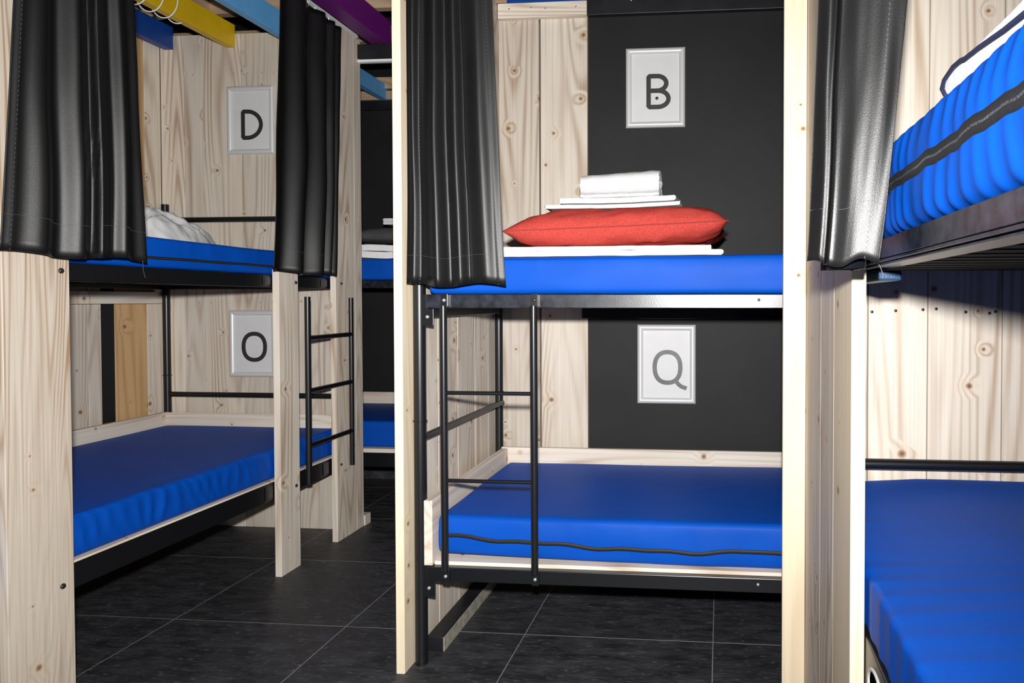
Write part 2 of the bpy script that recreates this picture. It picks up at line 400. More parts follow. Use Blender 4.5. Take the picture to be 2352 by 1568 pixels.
for lvl, (z0, z1, mt) in enumerate(((.263, .304, STEEL), (1.068, 1.108, STEEL_W))):
    fr = t.part('side_rail', MB().box(-.862, RX, 2.035, 2.062, z0, z1), mt, bevel=.002)
    t.part('side_rail', MB().box(-.862, RX, 2.80, 2.825, z0, z1), STEEL, bevel=.002)
    t.part('end_rail', MB().box(-.905, -.881, 2.09, 2.81, z0-.03, z1-.01), STEEL, bevel=.002)
    br = t.part('corner_bracket', MB().box(-.879, -.842, 2.046, 2.05, z0-.052, z0-.002).box(-.879, -.862, 2.05, 2.062, z0-.05, z1), STEEL, bevel=.001)
    t.part('bolt', screw_head((-.86, 2.046, z0-.026), 1, .0052, .004), BOLT, br)
    t.part('bolt', screw_head((.107, 2.035, z0+.024), 1, .0042, .003), BOLT if lvl == 0 else BOLT_D, fr)
    # slats carrying the mattress
    for k in range(6):
        y = 2.12+k*.125
        t.part('slat', MB().box(-.86, RX, y-.02, y+.02, z1-.03, z1-.008), SLAT)
bb = t.part('base_board', MB().tint(.95).box(-.846, 1.1, 2.055, 2.80, .3045, .3155), W['X'], label='pale plywood board under the lower mattress')
# ladder, welded to this frame
ld = t.part('ladder', MB().tube([(-.80, 2.018, .30), (-.801, 2.018, 1.075)], .0105, 16).tube([(-.5325, 2.018, .30), (-.534, 2.018, 1.075)], .0105, 16), STEEL, label='black ladder with two thin rungs')
for z in (.822, .566):
    t.part('rung', MB().tube([(-.80, 2.018, z), (-.533, 2.018, z)], .0058, 12), STEEL, ld)
for x in (-.80, -.533):
    for z in (.283, 1.091):
        pl = t.part('foot_plate', MB().box(x-.0105, x+.0105, 2.0225, 2.035, z-.019, z+.019), STEEL, ld, bevel=.0015)
        t.part('bolt', screw_head((x, 2.0225, z), 1, .005, .004), BOLT if x < -.6 else (BOLT if z < .5 else BOLT_D), ld)

# left bunk ---------------------------------------------------------------
t = Thing('bunk_bed', (-2.6, 3.19, 0), 'black steel bunk frame on the left, by the two framed letters D and O', 'bunk bed')
for (x, y, z1) in ((-2.625, 3.19, 1.545), (-1.774, 3.19, 1.50), (-2.625, 1.22, 1.545), (-1.792, 1.22, 1.34)):
    lg = t.part('leg', MB().tube([(x, y, 0), (x, y, z1)], .0165, 18), STEEL)
    t.part('joint_ring', zring(x, y, .735, .0172), STEEL, lg)
for z in (.645, 1.472):
    t.part('end_bar', MB().tube([(-2.625, 3.19, z), (-1.774, 3.19, z)], .0118, 14), STEEL)
for (z0, z1) in ((.306, .376), (1.143, 1.19)):
    fr = t.part('side_rail', MB().box(-1.775, -1.752, 1.2, 3.2, z0, z1).box(-1.80, -1.752, 1.2, 3.2, z0, z0+.003), STEEL, bevel=.0015)
    for y in (2.635, 3.04):
        t.part('clamp_plate', MB().box(-1.752, -1.7485, y-.022, y+.022, z0+.008, z1-.008), STEEL_W, fr, bevel=.002)
    t.part('side_rail', MB().box(-2.66, -2.637, 1.2, 3.2, z0, z1), STEEL, bevel=.0015)
    t.part('end_rail', MB().box(-2.63, -1.78, 3.205, 3.228, z0, z1-.015), STEEL, bevel=.0015)
    for k in range(14):
        y = 1.3+k*.14
        t.part('slat', MB().box(-2.636, -1.776, y-.02, y+.02, z1-.03, z1-.012), SLAT)
t.part('base_board', MB().tint(.95).box(-2.6, -1.7525, 1.24, 3.17, .3765, .383), W['Y'], label='pale plywood board under the lower mattress')
ld = t.part('ladder', MB().tube([(-1.698, 2.822, .331), (-1.698, 2.822, 1.106)], .0118, 16).tube([(-1.698, 3.172, .331), (-1.698, 3.172, 1.103)], .0108, 16), STEEL, label='short black ladder of two posts and three rungs')
for z in (.935, .716, .489):
    t.part('rung', MB().tube([(-1.698, 2.822, z), (-1.698, 3.172, z)], .0098, 12), STEEL, ld)
for y in (2.822, 3.172):
    for z in (.42, 1.03):
        t.part('bolt', screw_head((-1.698+.003, y+.0105, z), 1, .004, .004, 1), BOLT, ld)

# right bunk --------------------------------------------------------------
t = Thing('bunk_bed', (.7, 1.9, 0), 'black steel bunk frame at the right edge, seen close from below', 'bunk bed')
for x in (.285, 1.15):
    for y in (-.05, 1.90):
        t.part('leg', MB().tube([(x, y, 0), (x, y, 1.36)], .0165, 16), STEEL)
t.part('end_bar', MB().tube([(.285, 1.90, .667), (1.15, 1.90, .667)], .0135, 18), STEEL)
t.part('end_bar', MB().tube([(.285, 1.90, 1.34), (1.15, 1.90, 1.34)], .0118, 14), STEEL)
fr = t.part('side_rail', MB().box(.2665, .29, -.05, 1.9, 1.160, 1.192).box(.2625, .30, -.05, 1.9, 1.1535, 1.158).box(.268, .31, -.05, 1.9, 1.149, 1.1525), STEEL_W, bevel=.0012)
t.part('side_rail', MB().box(1.14, 1.165, -.05, 1.9, 1.15, 1.192), STEEL, bevel=.001)
for k in range(19):
    y = 1.86-k*.10
    t.part('slat', MB().box(.29, 1.14, y-.036, y+.036, 1.166, 1.186), SLAT, bevel=.002)
rl = t.part('side_rail', MB().box(.2625, .285, -.05, 1.9, .385, .483), STEEL, bevel=.003)
oval = [(.262, 1.225+.058*math.cos(a*PI/16), .425+.034*math.sin(a*PI/16)) for a in range(32)]
hh = t.part('hand_hole', MB().tube(oval, .0035, 8, closed=True), RIM, rl, label='oval slot with a grey rim')
mbx = MB(); mbx.add([(x+.0005, y, z) for x, y, z in oval], [tuple(range(32))])
t.part('slot_filling', mbx, W_orange, rl, label='wood seen through the oval slot')
t.part('side_rail', MB().box(1.14, 1.165, -.05, 1.9, .43, .483), STEEL, bevel=.002)
for k in range(12):
    y = 1.8-k*.15
    t.part('slat', MB().box(.286, 1.14, y-.03, y+.03, .46, .48), SLAT)
bk = t.part('support_bracket', MB().box(.29, .333, 1.36, 1.86, 1.127, 1.1455), plain('blue_steel', (.015, .05, .11), .4, spec=.4, bump=.5, bscale=260, bdist=.001), bevel=.004, label='blue grey steel bracket under the corner')

# far bunk ----------------------------------------------------------------
t = Thing('bunk_bed', (-1.2, 3.6, 0), 'black steel bunk frame far back, seen through the gap left of the tall upright', 'bunk bed')
for x in (-2.2, -.25):
    for y in (3.52, 4.12):
        t.part('leg', MB().tube([(x, y, 0), (x, y, 1.4)], .0165, 12), STEEL)
for (z0, z1) in ((.245, .315), (1.153, 1.192)):
    t.part('side_rail', MB().box(-2.2, -.25, 3.49, 3.515, z0, z1), STEEL_W if z0 > 1 else STEEL, bevel=.002)
    t.part('side_rail', MB().box(-2.2, -.25, 4.12, 4.145, z0, z1), STEEL)
    for k in range(5):
        t.part('slat', MB().box(-2.2, -.25, 3.56+k*.12, 3.61+k*.12, z1-.03, z1-.01), SLAT)
t.part('base_board', MB().tint(.8).box(-2.15, -.3, 3.47, 4.13, .322, .342), W['X'], label='pale plywood board under the lower mattress')

# ------------------------------------------------------------------ boards beside the mattresses
def gboard(x0, x1, y0, y1, z0, z1, ax, label, **kw):
    return single('guard_board', MB().tint(.7).box(x0, x1, y0, y1, z0, z1), W[ax], ((x0+x1)/2, (y0+y1)/2, z0), label, 'board', bevel=.002, **kw)
gboard(-2.636, -2.612, 1.25, 3.165, .386, .561, 'Y', 'pale board along the left wall behind the lower left mattress')
gboard(-2.636, -1.795, 3.1645, 3.1725, .386, .561, 'X', 'pale board across the far end of the lower left mattress, below sign O')
gboard(-.873, -.847, 2.04, 2.798, .306, .499, 'Y', 'pale board with cut end standing left of the lower mattress in the middle bunk')
gboard(-.8745, 1.1, 2.80, 2.817, .306, .503, 'X', 'pale board along the back of the lower mattress, below sign Q')
gboard(-2.15, -.3, 4.135, 4.16, .343, .541, 'X', 'pale board with one screw behind the far lower mattress')
# black painted curb on the floor
c = Thing('floor_curb', (-.88, 2.4, 0), 'black painted timber lying on the floor along the partition planks', 'timber')
c.part('timber', MB().box(-.909, -.856, 2.14, 2.80, 0, .046), BLACKW, bevel=.003)
c.part('bare_side', MB().box(-.8558, -.853, 2.142, 2.80, 0, .043), plain('raw_grey_timber', (.33, .31, .26), .8, nscale=60, namp=.3), label='unpainted grey side')

# ------------------------------------------------------------------ mattresses
def rbox(x0, x1, y0, y1, z0, z1, r, res, disp=None):
    """rounded box as a fine grid; disp(p, n) -> offset vector"""
    lo = Vector((x0, y0, z0)); hi = Vector((x1, y1, z1)); clo = lo+Vector((r, r, r)); chi = hi-Vector((r, r, r))
    mb = MB()
    def ticks(a, b, n):
        # denser near the rounded edges
        out = [a, a+r*.15, a+r*.4, a+r*.7, a+r]
        k = max(1, int((b-a-2*r)/n))
        out += [a+r+(b-a-2*r)*i/k for i in range(1, k+1)]
        out += [b-r*.7, b-r*.4, b-r*.15, b]
        return out
    T = [ticks(lo[i], hi[i], res[i]) for i in range(3)]
    for ax in range(3):
        u, v = [(1, 2), (2, 0), (0, 1)][ax]
        for side in (0, 1):
            rows = []
            for a in T[u]:
                row = []
                for b in T[v]:
                    p = Vector((0, 0, 0)); p[u] = a; p[v] = b; p[ax] = hi[ax] if side else lo[ax]
                    c = Vector([min(max(p[i], clo[i]), chi[i]) for i in range(3)])
                    n = (p-c); n = n.normalized() if n.length > 1e-9 else Vector((0, 0, 1))
                    q = c+n*r
                    if disp: q = q+disp(q, n)
                    row.append(tuple(q))
                rows.append(row)
            mb.grid(rows if side else rows[::-1], True)
    return mb
def ribbon(path, w, t, up=Vector((0, 0, 1)), out=Vector((0, -1, 0))):
    """flat band of height w and thickness t lying on a face"""
    rows = []
    for p in path:
        p = Vector(p)
        rows.append([tuple(p+up*a*w/2+out*b*t) for a, b in ((-1, 0), (-1, 1), (-.3, 1.25), (.3, 1.25), (1, 1), (1, 0))])
    return MB().grid(rows, True)
def pucker(s, seed, freq=14.):
    """sharp narrow folds along a side"""
    a = N3(s*freq, seed, 1.7); b = N3(s*freq*2.3, seed+5, 4.1)
    return (max(0, 1-abs(a)*2.2)**3)*.8 + b*.15

def mattress(name, box, r, res, disp, base, label, zippath=None, zw=.012, zout=Vector((0, -1, 0)), group=None, teeth=False, shiny=None):
    t = Thing(name, base, label, 'mattress', group)
    cv = t.part('cover', rbox(*box, r, res, disp), BLUE, merge=True)
    if zippath:
        z = t.part('zip', ribbon(zippath, zw, .0022, out=zout), ZIP, cv, label='black zip along the side')
        if teeth:
            t.part('zip_teeth', ribbon([Vector(p)+zout*.0018 for p in zippath], zw*.16, .0012, out=zout), ZIPT, z)
    return t

# left lower: puckered on the aisle side (+X)
def d_ll(p, n):
    o = Vector((0, 0, 0))
    if n.x > .3 and p.x > -1.9:
        s = p.y
        fade = max(0, min(1, (s-1.55)/.25))*max(.2, min(1, (3.15-s)/.2))
        zz = (p.z-.39)/.115
        slant = s+.05*(zz-.5)+.02*N3(s*6, zz*2, 3)
        q = math.sin(slant*2*PI/.05+5*N3(slant*6, zz*.7, 8)); q = (q*.5+.5)**2.2
        o.x += .0075*q*fade*(.3+.7*math.sin(PI*min(1, max(0, zz*.85+.1))))*(.45+1.1*abs(N3(s*5, 1, 4))) + .004*N3(s*8, zz*1.5, 8)-.004
    if n.z > .3: o.z += .004*N3(p.x*3, p.y*3, 1)+.0025*pucker(p.y, 2.2, 11.)*max(0, (p.x+1.84)/.09)
    return o
mattress('mattress', (-2.608, -1.754, 1.25, 3.163, .387, .501), .016, (.06, .009, .012), d_ll, (-2.2, 2.2, .387),
         'blue vinyl mattress with puckered side on the lower left bed, under sign O')
def d_lu(p, n):
    o = Vector((0, 0, 0))
    if n.x > .3: o.x += .004*N3(p.y*9, p.z*3, 4)+.005*pucker(p.y, 9.1, 9.)*max(0, (p.z-1.225)/.07)
    if n.z > .3: o.z += .004*N3(p.x*3, p.y*3, 7)
    return o
zp = [(-1.7545+.004*N3(y*9, 1.223*3, 4)+.0005, y, 1.2235+.0025*N3(y*5, 2, 2)) for y in [1.3+i*.03 for i in range(62)]]
mattress('mattress', (-2.62, -1.755, 1.25, 3.16, 1.192, 1.289), .014, (.06, .012, .014), d_lu, (-2.2, 2.2, 1.192),
         'blue mattress with black zip on the upper left bed, half behind the leftmost curtain', zp, .009, Vector((1, 0, 0)), teeth=True)
# middle lower
def d_ml(p, n):
    o = Vector((0, 0, 0))
    zz = (p.z-.317)/.13
    if n.y < -.3:
        o.y -= .006*math.sin(PI*min(1, max(0, zz)))*(1)+.004*N3(p.x*7, zz*2, 12)+.003*pucker(p.x+.04*zz, 3.3, 6.)*(.4 if p.x < -.2 else 1)
    if n.x < -.3: o.x += .012*(1-zz)*0
    if n.z > .3: o.z += .003*N3(p.x*2.5, p.y*3, 5) - .006*max(0, (p.x-.0)*.2)
    # the cover sits a little higher at the ladder corner
    k = max(0, 1-(p.x+.84)/.9)
    o.z += .016*k*k*(1-zz)*(1 if p.y < 2.2 else .3)
    return o
zp = []
for i in range(64):
    x = -.835+i*.03
    z = .392-.030*min(1, (x+.84)/.62)**.8+.0032*math.sin(x*22)+.002*math.sin(x*41+1)
    if x > -.1: z += .006*min(1, (x+.1)/.2)
    zp.append((x, 2.0705-.0060*math.sin(PI*(z-.317)/.13)-.004*N3(x*7, (z-.317)/.065, 12)-.0016, z))
zp = [(-.8385, 2.30, .40), (-.8385, 2.15, .399), (-.8385, 2.10, .398), (-.837, 2.082, .397), (-.832, 2.0665, .396)]*0+zp[1:]
mattress('mattress', (-.843, 1.1, 2.07, 2.797, .3165, .447), .017, (.012, .05, .012), d_ml, (.1, 2.4, .3165),
         'blue mattress with wavy black zip on the lower middle bed, behind the ladder', zp, .0115)
# middle upper
def d_mu(p, n):
    o = Vector((0, 0, 0))
    zz = (p.z-1.11)/.11
    if n.y < -.3: o.y -= .005*math.sin(PI*min(1, max(0, zz)))+.003*N3(p.x*6, zz*2, 22)+.0035*pucker(p.x-.03*zz, 6.6, 8.)*max(0, zz-.35)
    if n.z > .3: o.z += .003*N3(p.x*2.5, p.y*3, 15)+.004*p.x
    return o
mattress('mattress', (-.86, 1.1, 2.055, 2.797, 1.109, 1.221), .016, (.012, .05, .012), d_mu, (.1, 2.4, 1.109),
         'blue mattress on the upper middle bed, under the white sheet and red pillow')
# right upper, close to the camera
def d_ru(p, n):
    o = Vector((0, 0, 0)); zz = (p.z-1.195)/.15
    if n.x < -.2:
        s = p.y+.035*(zz-.5)
        w = abs(zz-.5)*2
        kk = max(0, min(1, (1.30-p.y)/.08)); o0 = o.x
        o.x -= .012*math.sin(PI*min(1, max(0, zz)))
        q = math.sin(s*2*PI/.047+5.5*N3(s*6, zz*.8, 31)); q = (q*.5+.5)**1.6
        o.x -= .0046*q*(.25+.75*w)*(.5+.9*abs(N3(s*4, 2, 8)))+.004*N3(s*9, zz*1.0, 31)
        o.x += .004*math.exp(-((zz-.53)/.10)**2)
        o.x *= kk if o.x < 0 else 1
    if n.z > .3: o.z += .004*N3(p.x*3, p.y*4, 17)
    return o
zp = []
for i in range(170):
    y = .1+i*.0105
    z = 1.268+.003*N3(y*9, 7, 2)+.0012*math.sin(y*75)
    q = Vector((.27, y, z)); q = q+d_ru(q, Vector((-1, 0, 0)))
    zp.append((q.x-.0008, y, z))
mattress('mattress', (.27, 1.13, -.03, 1.88, 1.194, 1.347), .022, (.05, .0055, .008), d_ru, (.7, .9, 1.194),
         'bright blue puckered mattress with wide black zip on the upper right bed', zp, .021, Vector((-1, 0, 0)), teeth=True)
# right lower: soft folds running in from the left edge
def d_rl(p, n):
    o = Vector((0, 0, 0))
    k = max(0, 1-(p.x-.26)/.62)
    ph = p.y+.06*N3(p.y*3, p.x*1.5, 3)+.035*(p.x-.26)*N3(p.y*2, 1, 9)
    f = math.sin(ph*2*PI/.075+2*N3(p.y*4, p.x*3, 5)); f = (f*.5+.5)**2*(.45+.9*max(0, N3(p.y*6, p.x*1.2, 13)+.3))
    fade = max(0, min(1, (1.75-p.y)/.7))
    if n.z > .2: o.z += .0036*f*k*fade+.004*N3(p.x*3, p.y*3, 27)+.016*min(1, (p.x-.26)/.25)*n.z
    if n.x < -.3: o.x -= .004*f*fade*abs(n.x)-.001+.002*N3(p.y*9, p.z*20, 6)*0
    if n.x < -.3: o.x = max(o.x, -.0045)
    o.z += .016*max(0, (p.y-1.3)/.6)*max(0, n.z)
    return o
mattress('mattress', (.2665, 1.13, -.03, 1.93, .4845, .592), .012, (.025, .007, .012), d_rl, (.7, .9, .4845),
         'large blue mattress with cross folds on the lower right bed, at the right edge')
# far beds
def d_f(p, n): return Vector((0, -.004*N3(p.x*7, p.z*5, 3) if n.y < -.3 else 0, 0))
mattress('mattress', (-2.15, -.3, 3.50, 4.13, .343, .476), .016, (.03, .06, .02), d_f, (-1.2, 3.8, .343),
         'plain blue mattress on the far lower bed, in the gap left of the tall upright')
mattress('mattress', (-2.15, -.3, 3.50, 4.13, 1.194, 1.302), .016, (.03, .06, .02), d_f, (-1.2, 3.8, 1.194),
         'blue mattress on the far upper bed, below white bedding and a grey pillow')

# ------------------------------------------------------------------ curtains
def curtain(label, top, bot, z0, z1, out, folds, amp, track=None, rows=46, cols=150, hem=.075, lean=None, wr=0.012):
    """top/bot: ((x,y),(x,y)) ends of the curtain line; folds: list of (u, depth) control points in 0..1, depth -1..1 along 'out'"""
    def fold(u):
        for i in range(len(folds)-1):
            a, b = folds[i], folds[i+1]
            if u <= b[0] or i == len(folds)-2:
                k = (u-a[0])/max(1e-6, b[0]-a[0]); k = min(1, max(0, k)); k = k*k*(3-2*k)
                return a[1]+(b[1]-a[1])*k
    def P(u, v):
        # v 0 = hem, 1 = top
        w = v**.85
        a = [bot[0][i]*(1-w)+top[0][i]*w for i in (0, 1)]; b = [bot[1][i]*(1-w)+top[1][i]*w for i in (0, 1)]
        uu = min(1, max(0, u+(.022*N3(v*2.2, u*1.5, amp*77)+.009*N3(v*6, u*3, amp*31))*min(1, u*8, (1-u)*8)))
        d = fold(uu)*amp*(1-.35*v) + wr*N3(u*3.1, v*2.3, amp*100)*(1-v*.3) + wr*.15*N3(u*7, v*5, 9)
        x = a[0]+(b[0]-a[0])*u+out[0]*d; y = a[1]+(b[1]-a[1])*u+out[1]*d
        return (x, y, z0+(z1-z0)*v+.006*math.sin(u*9+1)*(1-v))
    base = ((bot[0][0]+bot[1][0])/2, (bot[0][1]+bot[1][1])/2, z0)
    t = Thing('curtain', base, label, 'curtain')
    R_ = [[P(j/cols, (i/rows)) for j in range(cols+1)] for i in range(rows+1)]
    fab = t.part('fabric', MB().grid(R_, True), CURT, solid=.0022)
    return t, fab, P
def stitches(t, fab, P, pts, out, r=.00045):
    """dashed seam following the cloth"""
    mb = MB()
    for i in range(0, len(pts)-1, 2):
        a = Vector(P(*pts[i])); b = Vector(P(*pts[i+1]))
        o = Vector((out[0], out[1], 0))*.0016
        mb.tube([a+o, b+o], r, 5)
    return t.part('hem_stitching', mb, THREAD, fab)

# leftmost, in front of the left bunk
t, fb, P = curtain('widest black satin curtain at the far left, hanging over the near upright board',
    ((-1.675, 1.61), (-1.675, 1.922)), ((-1.672, 1.535), (-1.672, 1.960)), 1.203, 2.36, (1, -.25),
    [(0, -.5), (.06, -.1), (.2, .9), (.33, -.6), (.46, .75), (.56, -.9), (.585, -.95), (.60, .55), (.66, .6), (.72, -.3), (.80, .8), (.92, -.6), (1, -.2)], .024)
stitches(t, fb, P, [(i/130*.58, .075) for i in range(131)], (1, -.25)); stitches(t, fb, P, [(.6+i/90*.4, .075) for i in range(91)], (1, -.25))
stitches(t, fb, P, [(.045, i/200) for i in range(201)], (1, -.25))
t.part('loose_thread', MB().tube([(-1.655, 1.925, 1.205), (-1.655, 1.927, 1.175), (-1.653, 1.931, 1.155)], .0006, 5), THREAD, fb)
# second, covering the ladder posts
t, fb, P = curtain('narrow black satin curtain covering the two ladder posts, below the purple beam',
    ((-1.69, 2.665), (-1.705, 3.135)), ((-1.672, 2.585), (-1.675, 3.035)), 1.197, 2.315, (1, -.1),
    [(0, -.6), (.10, -.9), (.27, .9), (.40, -.1), (.44, -.9), (.61, .9), (.69, .1), (.72, -.7), (.81, .5), (.87, -.6), (.94, .2), (1, -.5)], .034)
stitches(t, fb, P, [(.15+i/130*.7, .075) for i in range(131)], (1, -.25))
# middle bunk
t, fb, P = curtain('black satin curtain gathered at the left of the red pillow, beside the tall upright',
    ((-.885, 1.975), (-.655, 1.975)), ((-.895, 1.975), (-.602, 1.975)), 1.133, 2.36, (0, -1),
    [(0, -.5), (.08, .1), (.14, -.75), (.19, -.7), (.34, .95), (.44, -.7), (.455, -.75), (.47, .3), (.56, .85), (.64, -.3), (.655, .2), (.82, .8), (.93, .1), (1, -.25)], .019, wr=.009)
stitches(t, fb, P, [(i/150, .066) for i in range(151)], (0, -1))
stitches(t, fb, P, [(.93, i/240) for i in range(241)], (0, -1)); stitches(t, fb, P, [(.13, i/240) for i in range(141)], (0, -1))
# right: a bunched curtain seen end on
t, fb, P = curtain('bunched grey-lit black curtain hanging from the right bunk, in front of the blue puckered mattress',
    ((.160, 1.115), (.299, 1.085)), ((.134, 1.12), (.230, 1.09)), 1.146, 1.90, (0, -1),
    [(0, -.9), (.15, .05), (.22, -.1), (.25, -.6), (.28, .3), (.5, .5), (.8, .6), (1, .45)], .022, rows=60, hem=.08, wr=.009)
stitches(t, fb, P, [(.34+i/90*.66, .113) for i in range(91)], (0, -1)); stitches(t, fb, P, [(i/50*.29, .105) for i in range(51)], (0, -1))
stitches(t, fb, P, [(.80, i/200) for i in range(201)], (0, -1))
# the hidden folds of the bunch behind its face
mb = MB()
for k, (xa, xb, y) in enumerate(((.168, .222, 1.135), (.172, .219, 1.165), (.168, .221, 1.20))):
    rows = []
    for i in range(17):
        v = i/16; zz = 1.139+.76*v; dx = .03*v**.85
        rows.append([(xa+dx, y+.012, zz), (xa-.004+dx, y, zz), (xa+.006+dx, y-.013, zz), ((xa+xb)/2+dx, y-.015-.003*k, zz), (xb-.004+dx, y-.012, zz), (xb+dx, y+.002, zz), (xb-.006+dx, y+.013, zz)])
    mb.grid(rows, True)
t.part('rear_folds', mb, CURT, fb, solid=.002)
t.part('loose_thread', MB().tube([(.229, 1.085, 1.147), (.234, 1.085, 1.14), (.239, 1.087, 1.127)], .0006, 5), THREAD, fb)

# curtain tracks
def track(p0, p1, label, w=.016):
    t = Thing('curtain_track', p0, label, 'curtain track')
    a, b = Vector(p0), Vector(p1); d = (b-a).normalized(); n = Vector((-d.y, d.x, 0))
    def bar(off, z0, z1, ww):
        rows = []
        for q in (a, b): rows.append([tuple(q+n*(off+sx*ww/2)+Vector((0, 0, zz))) for sx, zz in ((-1, z0), (1, z0), (1, z1), (-1, z1))])
        m_ = MB().grid(rows, False, cv=True); m_.add(rows[0], [(3, 2, 1, 0)]); m_.add(rows[1], [(0, 1, 2, 3)]); return m_
    t.part('rail', bar(0, 0, .014, w), PLASTIC, bevel=.001)
    t.part('lip', bar(-w*.62, .001, .006, w*.2), PLASTIC)
    t.part('lip', bar(w*.62, .001, .006, w*.2), PLASTIC)
    return t
t = track((-1.694, 1.2, 2.333), (-1.722, 3.285, 2.333), 'white curtain track under the purple beam above the ladder')
t.part('end_hook', MB().tube([(-1.722, 3.28, 2.333), (-1.722, 3.28, 2.318), (-1.717, 3.283, 2.312), (-1.722, 3.287, 2.308)], .003, 8), PLASTIC)
for k in range(9):
    y = 2.71+k*.055
    t.part('glider', MB().tube([(-1.712-.001*k, y, 2.333), (-1.712-.001*k, y, 2.318)], .003, 6), PLASTIC)
track((-1.74, 3.30, 2.219), (-.6, 3.30, 2.219), 'white curtain track under the short black beam', .02)

# ------------------------------------------------------------------ beams overhead
def beam(x0, x1, y0, y1, z0, z1, mat, label, bev=.002):
    return single('ceiling_beam', MB().box(x0, x1, y0, y1, z0, z1), mat, ((x0+x1)/2, (y0+y1)/2, z0), label, 'beam', bevel=bev)
beam(-2.662, -2.618, .5, YD-.002, 2.293, 2.40, PBLUE, 'dark blue beam in the upper left, ending on the plank wall')
beam(-2.344, -2.303, .5, YD-.002, 2.293, 2.40, PYEL, 'yellow square beam with a white cable wound around it')
beam(-2.024, -1.983, .5, YD-.002, 2.293, 2.40, PLBL, 'light blue beam between the yellow and purple beams')
beam(-1.652, -1.57, .5, 3.33, 2.305, 2.42, PPUR, 'purple beam above the ladder of the left bunk')
beam(-2.05, -2.008, 3.40, YF-.022, 2.30, 2.39, PLBL, 'short light blue beam above the far bunk')
beam(-1.76, -.55, 3.285, 3.33, 2.236, 2.303, BLACKW, 'black stained beam above the gap to the far bunk')
beam(-.90, -.565, 2.985, 3.03, 2.295, 2.42, PBLUE, 'dark blue beam peeking over the board above the two planks')
beam(-.56, -.43, 2.985, 3.03, 2.295, 2.42, PRED, 'red beam end next to the dark blue beam over the middle bunk')
def joist(x0, x1, y0, y1, z0, z1, ax, label):
    return single('ceiling_joist', MB().tint().box(x0, x1, y0, y1, z0, z1), W_joist[ax], ((x0+x1)/2, (y0+y1)/2, z0), label, 'joist', bevel=.002)
joist(-3.2, .5, 3.30, 3.345, 2.477, 2.62, 'X', 'brown cross joist above the top of the sign wall')
joist(-2.53, -2.47, .6, 3.298, 2.477, 2.62, 'Y', 'brown joist running away above the yellow beam')
joist(-1.50, -1.44, .6, 3.298, 2.477, 2.62, 'Y', 'brown joist beside the tall upright above the purple beam')
joist(-1.95, -1.89, .6, 3.298, 2.477, 2.62, 'Y', 'brown joist running away above the light blue beam')
joist(-3.0, .5, 3.66, 3.71, 2.455, 2.535, 'X', 'second brown cross joist further back over the far bunk')
joist(-3.0, .5, YF-.05, YF-.021, 2.362, 2.43, 'X', 'upper brown board above the far black wall')
joist(-3.0, .5, YF-.03, YF-.001, 2.302, 2.355, 'X', 'lower brown board above the far black wall')
# cable wound on the yellow beam, with its plug
cx, cz = -2.3235, 2.347
t = Thing('power_cable', (cx, 2.8, 2.3), 'white cable looped around the yellow beam, with plug hanging at its end', 'cable')
pts = []
for i in range(0, 150):
    a = i/150*2*PI*3.4+PI*.9; y = 2.66+.245*i/150
    rr = .058+.008*math.sin(i*.13)
    pts.append((cx+rr*.82*math.cos(a), y, cz-.006+(rr*1.12)*math.sin(a)))
pts = [(-2.42, 2.60, 2.31), (-2.405, 2.60, 2.325), (-2.385, 2.63, 2.335)]+pts
cab = t.part('cord', MB().tube(pts, .0026, 8), PLASTIC)
pg = t.part('plug', MB().tube([(-2.42, 2.60, 2.315), (-2.425, 2.60, 2.30), (-2.43, 2.60, 2.285), (-2.43, 2.60, 2.272)], [.004, .011, .014, .013], 12), PLASTIC)
t.part('prong', MB().tube([(-2.436, 2.60, 2.272), (-2.436, 2.60, 2.253)], .0024, 8), PINS, pg)
t.part('prong', MB().tube([(-2.424, 2.60, 2.272), (-2.424, 2.60, 2.253)], .0024, 8), PINS, pg)

# ------------------------------------------------------------------ framed letter signs
def stroke(mb, pts, w, y, th=.0008, closed=False, cap=True):
    pts = [Vector((p[0], 0, p[1])) for p in pts]
    pts = [p for i, p in enumerate(pts) if i == 0 or (p-pts[i-1]).length > 1e-4]; m = len(pts); L = []; R = []
    for i, p in enumerate(pts):
        if closed: d = (pts[(i+1) % m]-pts[i-1]).normalized(); k = 1
        else:
            d1 = (pts[min(i+1, m-1)]-pts[max(0, min(i, m-2))]).normalized(); d0 = (pts[max(1, i)]-pts[max(0, i-1)]).normalized()
            d = (d0+d1).normalized(); k = 1/max(.6, d.dot(d1))
        n = Vector((-d.z, 0, d.x))*w/2*k
        L.append(p+n); R.append(p-n)
    vs = []; fs = []
    for i in range(m): vs += [(L[i].x, y, L[i].z), (R[i].x, y, R[i].z)]
    off = len(vs)
    vs += [(x, y+th, z) for x, _, z in vs]
    for i in range(m if closed else m-1):
        j = (i+1) % m
        fs += [(2*i, 2*i+1, 2*j+1, 2*j), (2*i, 2*j, off+2*j, off+2*i), (2*i+1, off+2*i+1, off+2*j+1, 2*j+1)]
    mb.add(vs, fs)
    if cap and not closed:
        for p in (pts[0], pts[-1]):
            c = [(p.x+.35*w*math.cos(k*PI/8)*1.0, y+.00005, p.z+.35*w*math.sin(k*PI/8)) for k in range(16)]
            mb.add(c, [tuple(range(16))])
def arc(cx, cz, rx, rz, a0, a1, n=20):
    return [(cx+rx*math.cos(math.radians(a0+(a1-a0)*i/n)), cz+rz*math.sin(math.radians(a0+(a1-a0)*i/n))) for i in range(n+1)]
def superell(cx, cz, rx, rz, n=48, e=2.3):
    out = []
    for i in range(n):
        a = 2*PI*i/n; c, s = math.cos(a), math.sin(a)
        out.append((cx+rx*math.copysign(abs(c)**(2/e), c), cz+rz*math.copysign(abs(s)**(2/e), s)))
    return out
